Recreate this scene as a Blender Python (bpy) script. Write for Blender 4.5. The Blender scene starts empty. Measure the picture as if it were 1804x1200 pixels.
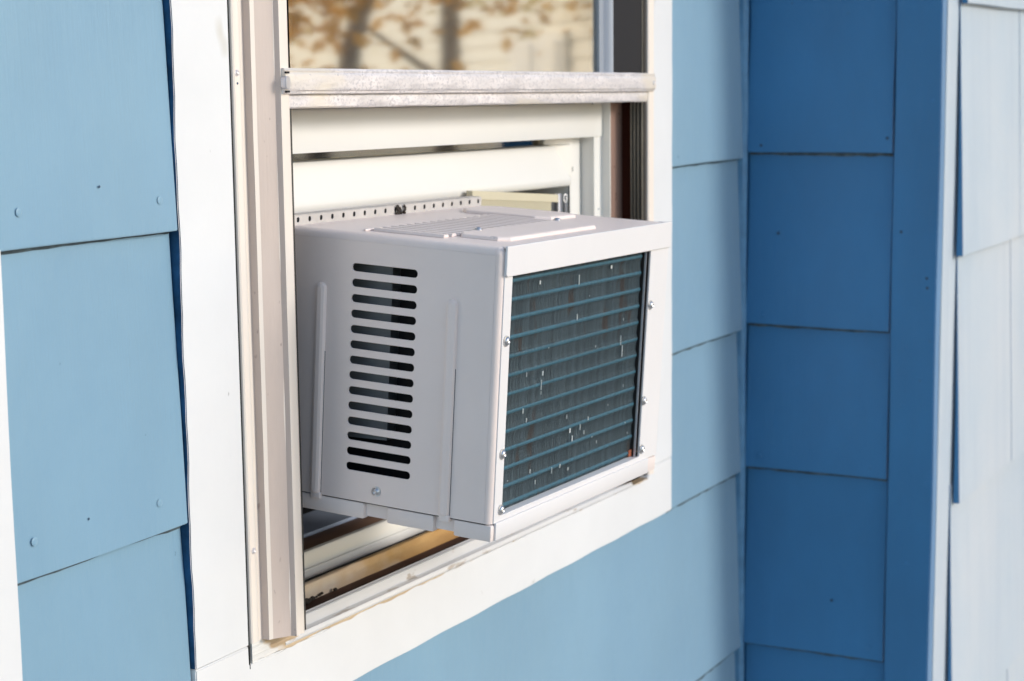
import bpy, bmesh, math, random
from mathutils import Vector, Matrix
random.seed(7)
scene = bpy.context.scene
COL = scene.collection
S = 1.14            # design unit -> metres
H = 1.65            # height of design z=0 above the ground


def W(x, y, z):
    return Vector((x * S, y * S, z * S + H))


# ---------------------------------------------------------------- camera, sky, sun, exposure
F, PW, PH = 3220.868, 1804.0, 1200.0
RX = Vector((0.47323975, -0.88086207, -0.01123151))
UY = Vector((0.13300952, 0.05884384, 0.9893664))
FW = Vector((0.87083443, 0.46970141, -0.14501029))
cam_d = bpy.data.cameras.new('camera')
cam = bpy.data.objects.new('camera', cam_d)
COL.objects.link(cam)
m = Matrix((RX, UY, -FW)).transposed().to_4x4()
m.translation = W(0, -1, 0)
cam.matrix_world = m
cam_d.sensor_width = 36.0
cam_d.lens = F / PW * 36.0
cam_d.clip_start, cam_d.clip_end = 0.02, 500
cam_d.dof.use_dof = True
cam_d.dof.focus_distance = 1.84
cam_d.dof.aperture_fstop = 9.0
scene.camera = cam

SUN_EL, SUN_AZ = math.radians(22), math.radians(17)      # azimuth measured from -Y towards +X
world = bpy.data.worlds.new('World')
scene.world = world
world.use_nodes = True
wn = world.node_tree.nodes
wl = world.node_tree.links
bg = wn['Background']
sky = wn.new('ShaderNodeTexSky')
sky.sky_type = 'NISHITA'
sky.sun_disc = False
sky.sun_elevation = SUN_EL
sky.sun_rotation = math.pi - SUN_AZ
sky.air_density, sky.dust_density, sky.ozone_density = 1.0, 0.6, 1.6
wl.new(sky.outputs[0], bg.inputs[0])
bg.inputs[1].default_value = 0.15

sun_d = bpy.data.lights.new('sun', 'SUN')
sun_d.energy = 1.4
sun_d.angle = math.radians(15)
sun_d.color = (1.0, 0.945, 0.89)
sun = bpy.data.objects.new('sun', sun_d)
COL.objects.link(sun)
to_sun = Vector((math.sin(SUN_AZ) * math.cos(SUN_EL), -math.cos(SUN_AZ) * math.cos(SUN_EL), math.sin(SUN_EL)))
sun.rotation_euler = (-to_sun).to_track_quat('-Z', 'Y').to_euler()
sun.location = (0, -3, 8)

scene.render.engine = 'CYCLES'
scene.view_settings.view_transform = 'Standard'
scene.view_settings.look = 'None'
scene.view_settings.exposure = 0.50
scene.view_settings.gamma = 1.0
scene.view_settings.use_curve_mapping = False


# ---------------------------------------------------------------- materials
def mat(name, col, rough=0.5, metal=0.0, noise=0.0, scale=8.0, stretch=(1, 1, 1), bump=0.0, bscale=40.0,
        spec=0.5, sheen=0.0, ior=1.5, col2=None, spots=None, coat=0.0, sheen_tint=(1, 1, 1), roughvar=0.0, streak=None, grain=0.0, gst=(30, 30, .8), sst=(22, 22, 1.1)):
    mt = bpy.data.materials.new(name)
    mt.use_nodes = True
    nt = mt.node_tree
    n, l = nt.nodes, nt.links
    p = n['Principled BSDF']
    p.inputs['Roughness'].default_value = rough
    p.inputs['Metallic'].default_value = metal
    p.inputs['Specular IOR Level'].default_value = spec
    p.inputs['IOR'].default_value = ior
    p.inputs['Sheen Weight'].default_value = sheen
    p.inputs['Sheen Roughness'].default_value = 0.5
    p.inputs['Sheen Tint'].default_value = (*sheen_tint, 1)
    p.inputs['Coat Weight'].default_value = coat
    p.inputs['Coat Roughness'].default_value = 0.22
    p.inputs['Coat IOR'].default_value = 1.7
    tc = n.new('ShaderNodeTexCoord')
    mp = n.new('ShaderNodeMapping')
    mp.inputs['Scale'].default_value = stretch
    l.new(tc.outputs['Object'], mp.inputs[0])
    nz = n.new('ShaderNodeTexNoise')
    nz.inputs['Scale'].default_value = scale
    nz.inputs['Detail'].default_value = 6
    nz.inputs['Roughness'].default_value = 0.6
    l.new(mp.outputs[0], nz.inputs['Vector'])
    c2 = col2 or tuple(max(0, c * (1 - noise)) for c in col)
    c1 = col if col2 else tuple(min(1, c * (1 + noise * 0.6)) for c in col)
    r = n.new('ShaderNodeValToRGB')
    r.color_ramp.elements[0].position = 0.32
    r.color_ramp.elements[1].position = 0.68
    r.color_ramp.elements[0].color = (*c2, 1)
    r.color_ramp.elements[1].color = (*c1, 1)
    l.new(nz.outputs['Fac'], r.inputs[0])
    out = r.outputs[0]
    for sp in (spots or []):          # (colour, scale, threshold, stretch)
        scol, sscale, th, sst = sp
        m2 = n.new('ShaderNodeMapping')
        m2.inputs['Scale'].default_value = sst
        m2.inputs['Location'].default_value = (sscale, 3.1, 7.7)
        l.new(tc.outputs['Object'], m2.inputs[0])
        n2 = n.new('ShaderNodeTexNoise')
        n2.inputs['Scale'].default_value = sscale
        n2.inputs['Detail'].default_value = 3
        l.new(m2.outputs[0], n2.inputs['Vector'])
        rr = n.new('ShaderNodeMapRange')
        rr.inputs['From Min'].default_value = th
        rr.inputs['From Max'].default_value = th + 0.05
        l.new(n2.outputs['Fac'], rr.inputs[0])
        mx = n.new('ShaderNodeMixRGB')
        mx.inputs[2].default_value = (*scol, 1)
        l.new(rr.outputs[0], mx.inputs[0])
        l.new(out, mx.inputs[1])
        out = mx.outputs[0]
    if streak:                        # (colour, strength): long faint runs and cloudy patches
        m3 = n.new('ShaderNodeMapping')
        m3.inputs['Scale'].default_value = sst
        l.new(tc.outputs['Object'], m3.inputs[0])
        n3 = n.new('ShaderNodeTexNoise')
        n3.inputs['Scale'].default_value = 1.0
        n3.inputs['Detail'].default_value = 7
        n3.inputs['Roughness'].default_value = 0.65
        l.new(m3.outputs[0], n3.inputs['Vector'])
        r3 = n.new('ShaderNodeMapRange')
        r3.inputs['From Min'].default_value = 0.47
        r3.inputs['From Max'].default_value = 0.78
        r3.inputs['To Max'].default_value = streak[1]
        l.new(n3.outputs['Fac'], r3.inputs[0])
        mx = n.new('ShaderNodeMixRGB')
        mx.inputs[2].default_value = (*streak[0], 1)
        l.new(r3.outputs[0], mx.inputs[0])
        l.new(out, mx.inputs[1])
        out = mx.outputs[0]
    l.new(out, p.inputs['Base Color'])
    if roughvar:
        mr = n.new('ShaderNodeMapRange')
        mr.inputs['To Min'].default_value = rough - roughvar
        mr.inputs['To Max'].default_value = rough + roughvar
        l.new(nz.outputs['Fac'], mr.inputs[0])
        l.new(mr.outputs[0], p.inputs['Roughness'])
    if bump:
        nb = n.new('ShaderNodeTexNoise')
        nb.inputs['Scale'].default_value = bscale
        nb.inputs['Detail'].default_value = 5
        l.new(mp.outputs[0], nb.inputs['Vector'])
        b = n.new('ShaderNodeBump')
        b.inputs['Strength'].default_value = bump
        b.inputs['Distance'].default_value = 0.004
        hgt = nb.outputs['Fac']
        if grain:
            m5 = n.new('ShaderNodeMapping')
            m5.inputs['Scale'].default_value = gst
            l.new(tc.outputs['Object'], m5.inputs[0])
            n5 = n.new('ShaderNodeTexNoise')
            n5.inputs['Scale'].default_value = 3.0
            n5.inputs['Detail'].default_value = 8
            n5.inputs['Roughness'].default_value = 0.7
            l.new(m5.outputs[0], n5.inputs['Vector'])
            ma = n.new('ShaderNodeMath')
            ma.operation = 'MULTIPLY_ADD'
            ma.inputs[1].default_value = grain
            l.new(n5.outputs['Fac'], ma.inputs[0])
            l.new(hgt, ma.inputs[2])
            hgt = ma.outputs[0]
        l.new(hgt, b.inputs['Height'])
        l.new(b.outputs[0], p.inputs['Normal'])
    return mt


M = {}
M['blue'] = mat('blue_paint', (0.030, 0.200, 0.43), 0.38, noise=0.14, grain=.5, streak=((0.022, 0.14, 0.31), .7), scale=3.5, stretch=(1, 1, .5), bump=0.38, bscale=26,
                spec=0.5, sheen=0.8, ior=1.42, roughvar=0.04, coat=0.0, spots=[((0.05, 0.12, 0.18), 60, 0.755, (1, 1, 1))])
M['front'] = mat('lit_blue_paint', (0.215, 0.375, 0.49), 0.38, noise=0.09, grain=.5, streak=((0.14, 0.28, 0.42), .6), scale=3.0, stretch=(1, 1, .5), bump=0.38, bscale=26,
                 spec=0.5, sheen=0.5, ior=1.42, roughvar=0.04, spots=[((0.06, 0.14, 0.20), 60, 0.755, (1, 1, 1))])  # lit copy of the return wall's blue; the light is put into the colour
M['glare_pale'] = mat('glare_pale_blue_paint', (0.66, 0.69, 0.71), 0.38, col2=(0.50, 0.60, 0.67), scale=1.6, grain=.6, streak=((0.42, 0.50, 0.58), .5), bump=0.38, bscale=26,
                 sheen=0.6, ior=1.45)  # same blue paint, with the grazing glare put into the colour
M['casing'] = mat('white_casing_paint', (0.74, 0.745, 0.745), 0.5, noise=0.035, scale=6, bump=0.22, bscale=22, grain=.45, gst=(12, 12, 2), streak=((0.66, 0.65, 0.62), .45),
                  spots=[((0.40, 0.39, 0.38), 60, 0.725, (1, 1, .6)), ((0.62, 0.6, 0.55), 12, 0.71, (1, 1, .5))])
M['casing_h'] = mat('white_sill_board_paint', (0.75, 0.75, 0.745), 0.5, noise=0.035, scale=6, bump=0.22, bscale=22, grain=.45, gst=(2, 12, 12),
                    streak=((0.66, 0.65, 0.62), .45), sst=(1.1, 22, 22), spots=[((0.45, 0.43, 0.42), 55, 0.745, (.6, 1, 1)), ((0.64, 0.58, 0.50), 9, 0.72, (.5, 1, 1))])
M['vinyl'] = mat('white_vinyl', (0.80, 0.785, 0.74), 0.35, noise=0.02, scale=5, bump=0.03, bscale=12, coat=0.25)
M['cream'] = mat('cream_aluminium_paint', (0.84, 0.755, 0.665), 0.42, grain=.4, streak=((0.62, 0.50, 0.44), .6), noise=0.06, scale=7, stretch=(1, 1, .25), bump=0.06, bscale=40, spec=0.5,
                 spots=[((0.52, 0.42, 0.33), 30, 0.70, (1, 1, .25))])
M['shaded_worncream'] = mat('shaded_worn_aluminium_paint', (0.66, 0.545, 0.475), 0.5, noise=0.12, scale=9, stretch=(1, 1, .3), bump=0.15, bscale=60, grain=.6,
                     streak=((0.46, 0.34, 0.29), .6), spots=[((0.40, 0.30, 0.26), 90, 0.68, (1, 1, .5))])  # darker copy for faces turned from the light: painted shade, with worn streaks
M['alu'] = mat('oxidised_aluminium', (0.78, 0.73, 0.71), 0.45, metal=0.25, noise=0.16, scale=60, stretch=(.4, 1, 1), bump=0.35, bscale=160,
               spots=[((0.63, 0.59, 0.585), 300, 0.53, (.7, 1, 1)), ((0.76, 0.69, 0.60), 12, 0.56, (.3, 1, 1)), ((0.48, 0.44, 0.44), 200, 0.68, (.6, 1, 1))])
M['sillalu'] = mat('sill_aluminium', (0.74, 0.73, 0.72), 0.38, metal=0.15, noise=0.12, scale=20, stretch=(.15, 1, 1), bump=0.1, bscale=60, spots=[((0.50, 0.44, 0.38), 70, 0.62, (.3, 1, 1))])
M['bright_alu'] = mat('bare_aluminium', (0.60, 0.61, 0.66), 0.3, metal=0.7, noise=0.12, scale=20, stretch=(.2, 1, 1), bump=0.1, bscale=60)
M['stile'] = mat('grey_blue_reflection', (0.30, 0.34, 0.40), 0.4, metal=0.2, noise=0.2, scale=12, stretch=(3, 1, .1))  # for the added strip alone; stands for the corner board's reflection
M['dark_reflection'] = mat('black_reflection', (0.022, 0.021, 0.022), 0.6, spec=.2)
M['track'] = mat('dark_track_metal', (0.055, 0.05, 0.045), 0.45, metal=0.3, noise=0.3, scale=20, stretch=(1, 1, .1))
M['fin_light'] = mat('track_fin_metal', (0.28, 0.26, 0.22), 0.4, metal=0.5, noise=0.2, scale=20)
M['brown'] = mat('dark_brown_wood', (0.040, 0.011, 0.007), 0.85, spec=0.1, noise=0.4, scale=14, stretch=(3, 3, .25), bump=0.2)
M['tanbrown'] = mat('faded_brown_paint', (0.30, 0.19, 0.15), 0.8, spec=.2, noise=0.2, scale=14, stretch=(2, 2, .4), bump=0.2,
                    spots=[((0.14, 0.06, 0.04), 40, 0.68, (1, 1, 1))])
M['dirtwood'] = mat('rotten_sill_wood', (0.055, 0.02, 0.012), 0.8, noise=0.5, scale=30, stretch=(.3, 1, 1), bump=0.5, bscale=60)
M['rawwood'] = mat('weathered_bare_wood', (0.64, 0.50, 0.33), 0.7, col2=(0.42, 0.29, 0.17), scale=34, stretch=(.12, 1, 2.5), bump=0.5, bscale=90,
                   spots=[((0.74, 0.72, 0.68), 22, 0.56, (.4, 1, 1))])
M['pine'] = mat('orange_pine_sill', (0.62, 0.40, 0.17), 0.55, col2=(0.50, 0.27, 0.09), scale=9, stretch=(.6, 1, 2.0), bump=0.25, bscale=60,
                spots=[((0.13, 0.055, 0.03), 26, 0.665, (.45, 1, 1)), ((0.70, 0.60, 0.46), 8, 0.55, (.5, 1, 1))])
nt_ = M['pine'].node_tree          # cream paint left on the left half of the sill, worn to bare orange wood further right
p_ = nt_.nodes['Principled BSDF']
tc_ = nt_.nodes.new('ShaderNodeTexCoord')
sx_ = nt_.nodes.new('ShaderNodeSeparateXYZ')
nt_.links.new(tc_.outputs['Object'], sx_.inputs[0])
nz_w = nt_.nodes.new('ShaderNodeTexNoise')
nz_w.inputs['Scale'].default_value = 22
nz_w.inputs['Detail'].default_value = 5
nt_.links.new(tc_.outputs['Object'], nz_w.inputs['Vector'])
ad_ = nt_.nodes.new('ShaderNodeMath')
ad_.operation = 'MULTIPLY_ADD'
ad_.inputs[1].default_value = 0.30
nt_.links.new(nz_w.outputs['Fac'], ad_.inputs[0])
nt_.links.new(sx_.outputs[0], ad_.inputs[2])
mr_ = nt_.nodes.new('ShaderNodeMapRange')
mr_.inputs['From Min'].default_value = -0.165
mr_.inputs['From Max'].default_value = 0.03
mr_.inputs['To Min'].default_value = 0.85
mr_.inputs['To Max'].default_value = 0.0
nt_.links.new(ad_.outputs[0], mr_.inputs[0])
mxp = nt_.nodes.new('ShaderNodeMixRGB')
nt_.links.new(mr_.outputs[0], mxp.inputs[0])
nt_.links.new(p_.inputs['Base Color'].links[0].from_socket, mxp.inputs[1])
mxp.inputs[2].default_value = (0.72, 0.62, 0.50, 1)
nt_.links.new(mxp.outputs[0], p_.inputs['Base Color'])
M['woodin'] = mat('inner_brown_wood', (0.22, 0.13, 0.09), 0.6, noise=0.45, scale=16, stretch=(.25, 1, 1), bump=0.2)
M['ledge'] = mat('pale_blue_ledge', (0.34, 0.40, 0.52), 0.4, noise=0.1, scale=12)
M['dark'] = mat('dark_void', (0.012, 0.011, 0.011), 0.8)
M['room'] = mat('room_wall', (0.05, 0.045, 0.04), 0.8)
M['ac'] = mat('grey_cabinet_paint', (0.86, 0.745, 0.69), 0.40, noise=0.045, streak=((0.66, 0.55, 0.53), .4), scale=5, bump=0.05, bscale=180, spec=0.5,
              spots=[((0.40, 0.36, 0.36), 38, 0.755, (1, 1, 1))])
M['brk'] = mat('bracket_paint', (0.52, 0.49, 0.46), 0.6, noise=.12, scale=40)
M['gap'] = mat('vent_gap', (0.10, 0.10, 0.11), 0.6)
M['acf'] = mat('white_frame_paint', (0.78, 0.755, 0.745), 0.38, noise=0.025, scale=6, bump=0.04, bscale=120, spec=0.5,
               spots=[((0.55, 0.49, 0.45), 30, 0.755, (1, 1, 1))])
M['acp'] = mat('grey_plastic_base', (0.83, 0.73, 0.68), 0.5, noise=0.04, scale=9, bump=0.05, bscale=100)
M['shroud'] = mat('galvanised_shroud', (0.22, 0.23, 0.24), 0.45, metal=0.4, noise=0.2, scale=8)
M['coilback'] = mat('coil_back', (0.012, 0.02, 0.024), 0.6)
M['fin'] = mat('coil_fins', (0.145, 0.188, 0.203), 0.5, metal=0.1, noise=0.30, scale=30, stretch=(6, 1, .25),
               spots=[((0.13, 0.115, 0.105), 16, 0.62, (2, 1, .6))])
M['tube'] = mat('coil_tubes', (0.032, 0.118, 0.165), 0.5, metal=0.2, noise=0.35, scale=60, stretch=(6, 1, .5), spec=0.6)
M['glint'] = mat('bent_fin_metal', (0.72, 0.76, 0.74), 0.3, metal=0.3)
M['rust'] = mat('rust', (0.28, 0.075, 0.03), 0.8, noise=0.5, scale=90)
M['screw'] = mat('zinc_screw', (0.62, 0.62, 0.63), 0.28, metal=0.85, noise=0.1, scale=60)
M['nail'] = mat('painted_nail', (0.03, 0.075, 0.13), 0.5)
M['gapblue'] = mat('shaded_edge_paint', (0.022, 0.10, 0.22), 0.7, noise=0.5, scale=30, spec=.2)  # wall blue darkened, so the edge's shade sits in the colour
M['shade_grime'] = mat('lap_shade_grime', (0.085, 0.12, 0.14), 0.8, noise=0.5, scale=60)  # lap shadow put into a dark colour, together with greenish dirt
M['ribbed'] = mat('beige_accordion', (0.62, 0.56, 0.40), 0.5, noise=0.05)
M['caulk'] = mat('grey_blue_caulk', (0.12, 0.29, 0.47), 0.5, noise=0.15, scale=40, bump=0.4, bscale=40)
M['gunk'] = mat('dark_debris', (0.03, 0.022, 0.016), 0.8)
M['mesh_screen'] = mat('screen_wire', (0.10, 0.10, 0.10), 0.5, metal=0.4)
M['lawn'] = mat('autumn_lawn', (0.45, 0.39, 0.32), 0.9, noise=0.4, scale=2)
M['siding'] = mat('cream_siding', (0.92, 0.86, 0.74), 0.5, noise=0.05, scale=2)
M['whitepaint'] = mat('white_door_paint', (0.88, 0.88, 0.87), 0.45)
M['roof'] = mat('brown_roof', (0.12, 0.09, 0.07), 0.9, noise=0.3)
M['bark'] = mat('bark', (0.38, 0.31, 0.26), 0.9, noise=0.4, scale=6)
M['leaf_o'] = mat('orange_leaves', (0.96, 0.50, 0.17), 0.6, noise=0.4, scale=2)
M['leaf_y'] = mat('ochre_leaves', (0.92, 0.68, 0.30), 0.6, noise=0.4, scale=2)
for k_ in ('leaf_o', 'leaf_y'):
    nt_ = M[k_].node_tree
    p_ = nt_.nodes['Principled BSDF']
    tl = nt_.nodes.new('ShaderNodeBsdfTranslucent')
    ms = nt_.nodes.new('ShaderNodeMixShader')
    ms.inputs[0].default_value = 0.55
    nt_.links.new(p_.inputs['Base Color'].links[0].from_socket, tl.inputs[0])
    nt_.links.new(p_.outputs[0], ms.inputs[1])
    nt_.links.new(tl.outputs[0], ms.inputs[2])
    nt_.links.new(ms.outputs[0], nt_.nodes['Material Output'].inputs[0])
M['darkglass'] = mat('dark_window_glass', (0.03, 0.035, 0.04), 0.05)


def glass(name, ior, wav):
    g = bpy.data.materials.new(name)
    g.use_nodes = True
    n, l = g.node_tree.nodes, g.node_tree.links
    n.remove(n['Principled BSDF'])
    o = n['Material Output']
    tr = n.new('ShaderNodeBsdfTransparent')
    tr.inputs[0].default_value = (0.85, 0.88, 0.87, 1)
    gl = n.new('ShaderNodeBsdfGlossy')
    gl.inputs['Roughness'].default_value = 0.038
    gl.inputs['Color'].default_value = (1, .95, .86, 1)
    fr = n.new('ShaderNodeFresnel')
    fr.inputs[0].default_value = ior
    mx = n.new('ShaderNodeMixShader')
    nz = n.new('ShaderNodeTexNoise')
    nz.inputs['Scale'].default_value = 5
    nz.inputs['Detail'].default_value = 1
    tc = n.new('ShaderNodeTexCoord')
    l.new(tc.outputs['Object'], nz.inputs['Vector'])
    b = n.new('ShaderNodeBump')
    b.inputs['Strength'].default_value = wav
    b.inputs['Distance'].default_value = 0.002
    l.new(nz.outputs['Fac'], b.inputs['Height'])
    l.new(b.outputs[0], gl.inputs['Normal'])
    l.new(fr.outputs[0], mx.inputs[0])
    l.new(tr.outputs[0], mx.inputs[1])
    l.new(gl.outputs[0], mx.inputs[2])
    l.new(mx.outputs[0], o.inputs[0])
    return g


M['glass'] = glass('storm_glass', 12.0, 0.0012)
M['glass2'] = glass('sash_glass', 2.6, 0.002)


# ---------------------------------------------------------------- builders
class Thing:
    """An Empty that parents its parts. conv turns design coordinates into the thing's local metres."""

    def __init__(self, name, label, cat, origin, matrix=None, conv=None, group=None, kind=None):
        self.o = bpy.data.objects.new(name, None)
        COL.objects.link(self.o)
        self.o.empty_display_size = 0.05
        if label:
            self.o['label'] = label
        if cat:
            self.o['category'] = cat
        if group:
            self.o['group'] = group
        if kind:
            self.o['kind'] = kind
        if matrix is not None:
            self.o.matrix_world = matrix
        else:
            self.o.location = origin
        self.inv = Vector(origin)
        self.f = conv or (lambda v: W(*v) - self.inv)

    def part(self, name, bm, m, parent=None, smooth=None, label=None, kind=None):
        for v in bm.verts:
            v.co = self.f(v.co)
        me = bpy.data.meshes.new(name)
        bm.normal_update()
        bm.to_mesh(me)
        bm.free()
        ob = bpy.data.objects.new(name, me)
        COL.objects.link(ob)
        for mm in (m if isinstance(m, (list, tuple)) else [m]):
            me.materials.append(mm)
        ob.parent = parent or self.o
        if smooth:
            me.shade_auto_smooth = None if False else None
        if label:
            ob['label'] = label
        if kind:
            ob['kind'] = kind
        return ob

    def place(self, name, me, pt, parent=None, rot=None, label=None):
        ob = bpy.data.objects.new(name, me)
        COL.objects.link(ob)
        ob.parent = parent or self.o
        ob.location = self.f(Vector(pt))
        if rot:
            ob.rotation_euler = rot
        if label:
            ob['label'] = label
        return ob


def smooth_by_angle(bm, ang=35):
    for f in bm.faces:
        f.smooth = True
    for e in bm.edges:
        if len(e.link_faces) == 2 and e.calc_face_angle(0) > math.radians(ang):
            e.smooth = False


def box(bm, x0, x1, y0, y1, z0, z1, bev=0.0, seg=2):
    xs, ys, zs = sorted((x0, x1)), sorted((y0, y1)), sorted((z0, z1))
    vs = [bm.verts.new((xs[i], ys[j], zs[k])) for i in (0, 1) for j in (0, 1) for k in (0, 1)]
    fs = []
    for q in ((0, 1, 3, 2), (4, 6, 7, 5), (0, 4, 5, 1), (2, 3, 7, 6), (0, 2, 6, 4), (1, 5, 7, 3)):
        fs.append(bm.faces.new([vs[i] for i in q]))
    if bev:
        es = list({e for f in fs for e in f.edges})
        bmesh.ops.bevel(bm, geom=es, offset=bev, segments=seg, affect='EDGES', profile=0.5)
    return bm


def nb():
    return bmesh.new()


def bx(*a, **k):
    b = nb()
    box(b, *a, **k)
    bmesh.ops.recalc_face_normals(b, faces=b.faces)
    smooth_by_angle(b, 40)
    return b


def prism(axis, prof, a0, a1, n=1, bev=0.0, fn=None):
    """Extrude a closed 2D profile along an axis. axis 'x': prof=(y,z); 'z': prof=(x,y); 'y': prof=(x,z)."""
    bm = nb()
    rings = []
    for i in range(n + 1):
        a = a0 + (a1 - a0) * i / n
        ring = []
        for j, (p, q) in enumerate(prof):
            v = {'x': (a, p, q), 'y': (p, a, q), 'z': (p, q, a)}[axis]
            if fn:
                v = fn(Vector(v), i, j)
            ring.append(bm.verts.new(v))
        rings.append(ring)
    k = len(prof)
    for i in range(n):
        for j in range(k):
            bm.faces.new((rings[i][j], rings[i][(j + 1) % k], rings[i + 1][(j + 1) % k], rings[i + 1][j]))
    bm.faces.new(rings[0][::-1])
    bm.faces.new(rings[-1])
    bmesh.ops.recalc_face_normals(bm, faces=bm.faces)
    if bev:
        es = [e for e in bm.edges if len(e.link_faces) == 2 and e.calc_face_angle(0) > 0.5]
        bmesh.ops.bevel(bm, geom=es, offset=bev, segments=2, affect='EDGES')
    smooth_by_angle(bm, 40)
    return bm


def plate(outer, holes, thick, bev, mtx, bm=None):
    """A flat plate with holes, made from a filled 2D curve; mtx maps (u,v,w) to design coordinates."""
    cu = bpy.data.curves.new('tmp', 'CURVE')
    cu.dimensions = '2D'
    cu.fill_mode = 'BOTH'
    cu.extrude = max(thick / 2 - bev, 0)
    cu.bevel_depth = bev
    cu.offset = -bev
    cu.bevel_resolution = 1
    for poly in [outer] + holes:
        sp = cu.splines.new('POLY')
        sp.points.add(len(poly) - 1)
        for p, c in zip(sp.points, poly):
            p.co = (c[0], c[1], 0, 1)
        sp.use_cyclic_u = True
    ob = bpy.data.objects.new('tmp', cu)
    COL.objects.link(ob)
    dg = bpy.context.evaluated_depsgraph_get()
    me = bpy.data.meshes.new_from_object(ob.evaluated_get(dg))
    bpy.data.objects.remove(ob)
    bpy.data.curves.remove(cu)
    b = nb()
    b.from_mesh(me)
    bpy.data.meshes.remove(me)
    bmesh.ops.remove_doubles(b, verts=b.verts, dist=1e-6)
    for v in b.verts:
        v.co = mtx @ v.co
    bmesh.ops.recalc_face_normals(b, faces=b.faces)
    smooth_by_angle(b, 10)
    if bm is not None:
        me = bpy.data.meshes.new('t')
        b.to_mesh(me)
        b.free()
        bm.from_mesh(me)
        bpy.data.meshes.remove(me)
        return bm
    return b


def rect(u0, u1, v0, v1, r=0.0, n=4):
    if not r:
        return [(u0, v0), (u1, v0), (u1, v1), (u0, v1)]
    out = []
    for cu, cv, a in ((u1 - r, v0 + r, -90), (u1 - r, v1 - r, 0), (u0 + r, v1 - r, 90), (u0 + r, v0 + r, 180)):
        for i in range(n + 1):
            t = math.radians(a + 90 * i / n)
            out.append((cu + r * math.cos(t), cv + r * math.sin(t)))
    return out


# plane matrices: (u,v,w) -> (x,y,z) in design coordinates
def on_side(x):      # u=y, v=z, normal -x
    return Matrix(((0, 0, 1, x), (1, 0, 0, 0), (0, 1, 0, 0), (0, 0, 0, 1)))


def on_rear(y):      # u=x, v=z
    return Matrix(((1, 0, 0, 0), (0, 0, 1, y), (0, 1, 0, 0), (0, 0, 0, 1)))


def on_top(z):       # u=x, v=y
    return Matrix(((1, 0, 0, 0), (0, 1, 0, 0), (0, 0, 1, z), (0, 0, 0, 1)))


def dome_mesh(name, r, h, m, seg=14, slot=False, ring=True, flange=1.25):
    """A screw or nail head facing -Y, centred on the origin, in metres."""
    bm = nb()
    prof = [(r * flange, 0), (r * flange, -h * 0.22), (r, -h * 0.3), (r * 0.85, -h * 0.75), (r * 0.5, -h * 0.98)] if ring else \
        [(r, 0), (r * 0.9, -h * 0.6), (r * 0.5, -h * 0.95)]
    rings = []
    for rr, yy in prof:
        rings.append([bm.verts.new((rr * math.cos(2 * math.pi * i / seg), yy, rr * math.sin(2 * math.pi * i / seg))) for i in range(seg)])
    for a, b in zip(rings, rings[1:]):
        for i in range(seg):
            bm.faces.new((a[i], a[(i + 1) % seg], b[(i + 1) % seg], b[i]))
    c = bm.verts.new((0, prof[-1][1] * (0.45 if slot else 1.0), 0))
    for i in range(seg):
        bm.faces.new((rings[-1][i], rings[-1][(i + 1) % seg], c))
    bmesh.ops.recalc_face_normals(bm, faces=bm.faces)
    smooth_by_angle(bm, 50)
    me = bpy.data.meshes.new(name)
    bm.to_mesh(me)
    bm.free()
    me.materials.append(m)
    return me


NAIL = dome_mesh('nail_head', 0.0036, 0.0006, M['front'], 14, slot=True, flange=1.15)
NAILB = dome_mesh('nail_head', 0.0036, 0.0006, M['blue'], 14, slot=True, flange=1.15)
NAILD = dome_mesh('nail_hole', 0.0014, 0.0005, M['nail'], 8, ring=False)
NAILW = dome_mesh('nail_hole_wide', 0.0026, 0.0008, M['nail'], 10, ring=False)
SCREW = dome_mesh('screw_head', 0.0046, 0.0036, M['screw'], 16, slot=True)
SCREWS = dome_mesh('small_screw', 0.0030, 0.0022, M['alu'], 12, slot=True)
ROT_SIDE = (0, 0, math.radians(-90))     # head facing -X

# ---------------------------------------------------------------- ground
bm = nb()
g = 60
vs = [bm.verts.new(c) for c in ((-g, -g, 0), (g, -g, 0), (g, g, 0), (-g, g, 0))]
bm.faces.new(vs)
me = bpy.data.meshes.new('ground')
bm.to_mesh(me)
bm.free()
me.materials.append(M['lawn'])
ground = bpy.data.objects.new('ground', me)
COL.objects.link(ground)
ground['kind'] = 'structure'


# ---------------------------------------------------------------- shingled walls
def jit(s):
    return random.uniform(-s, s)


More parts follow.
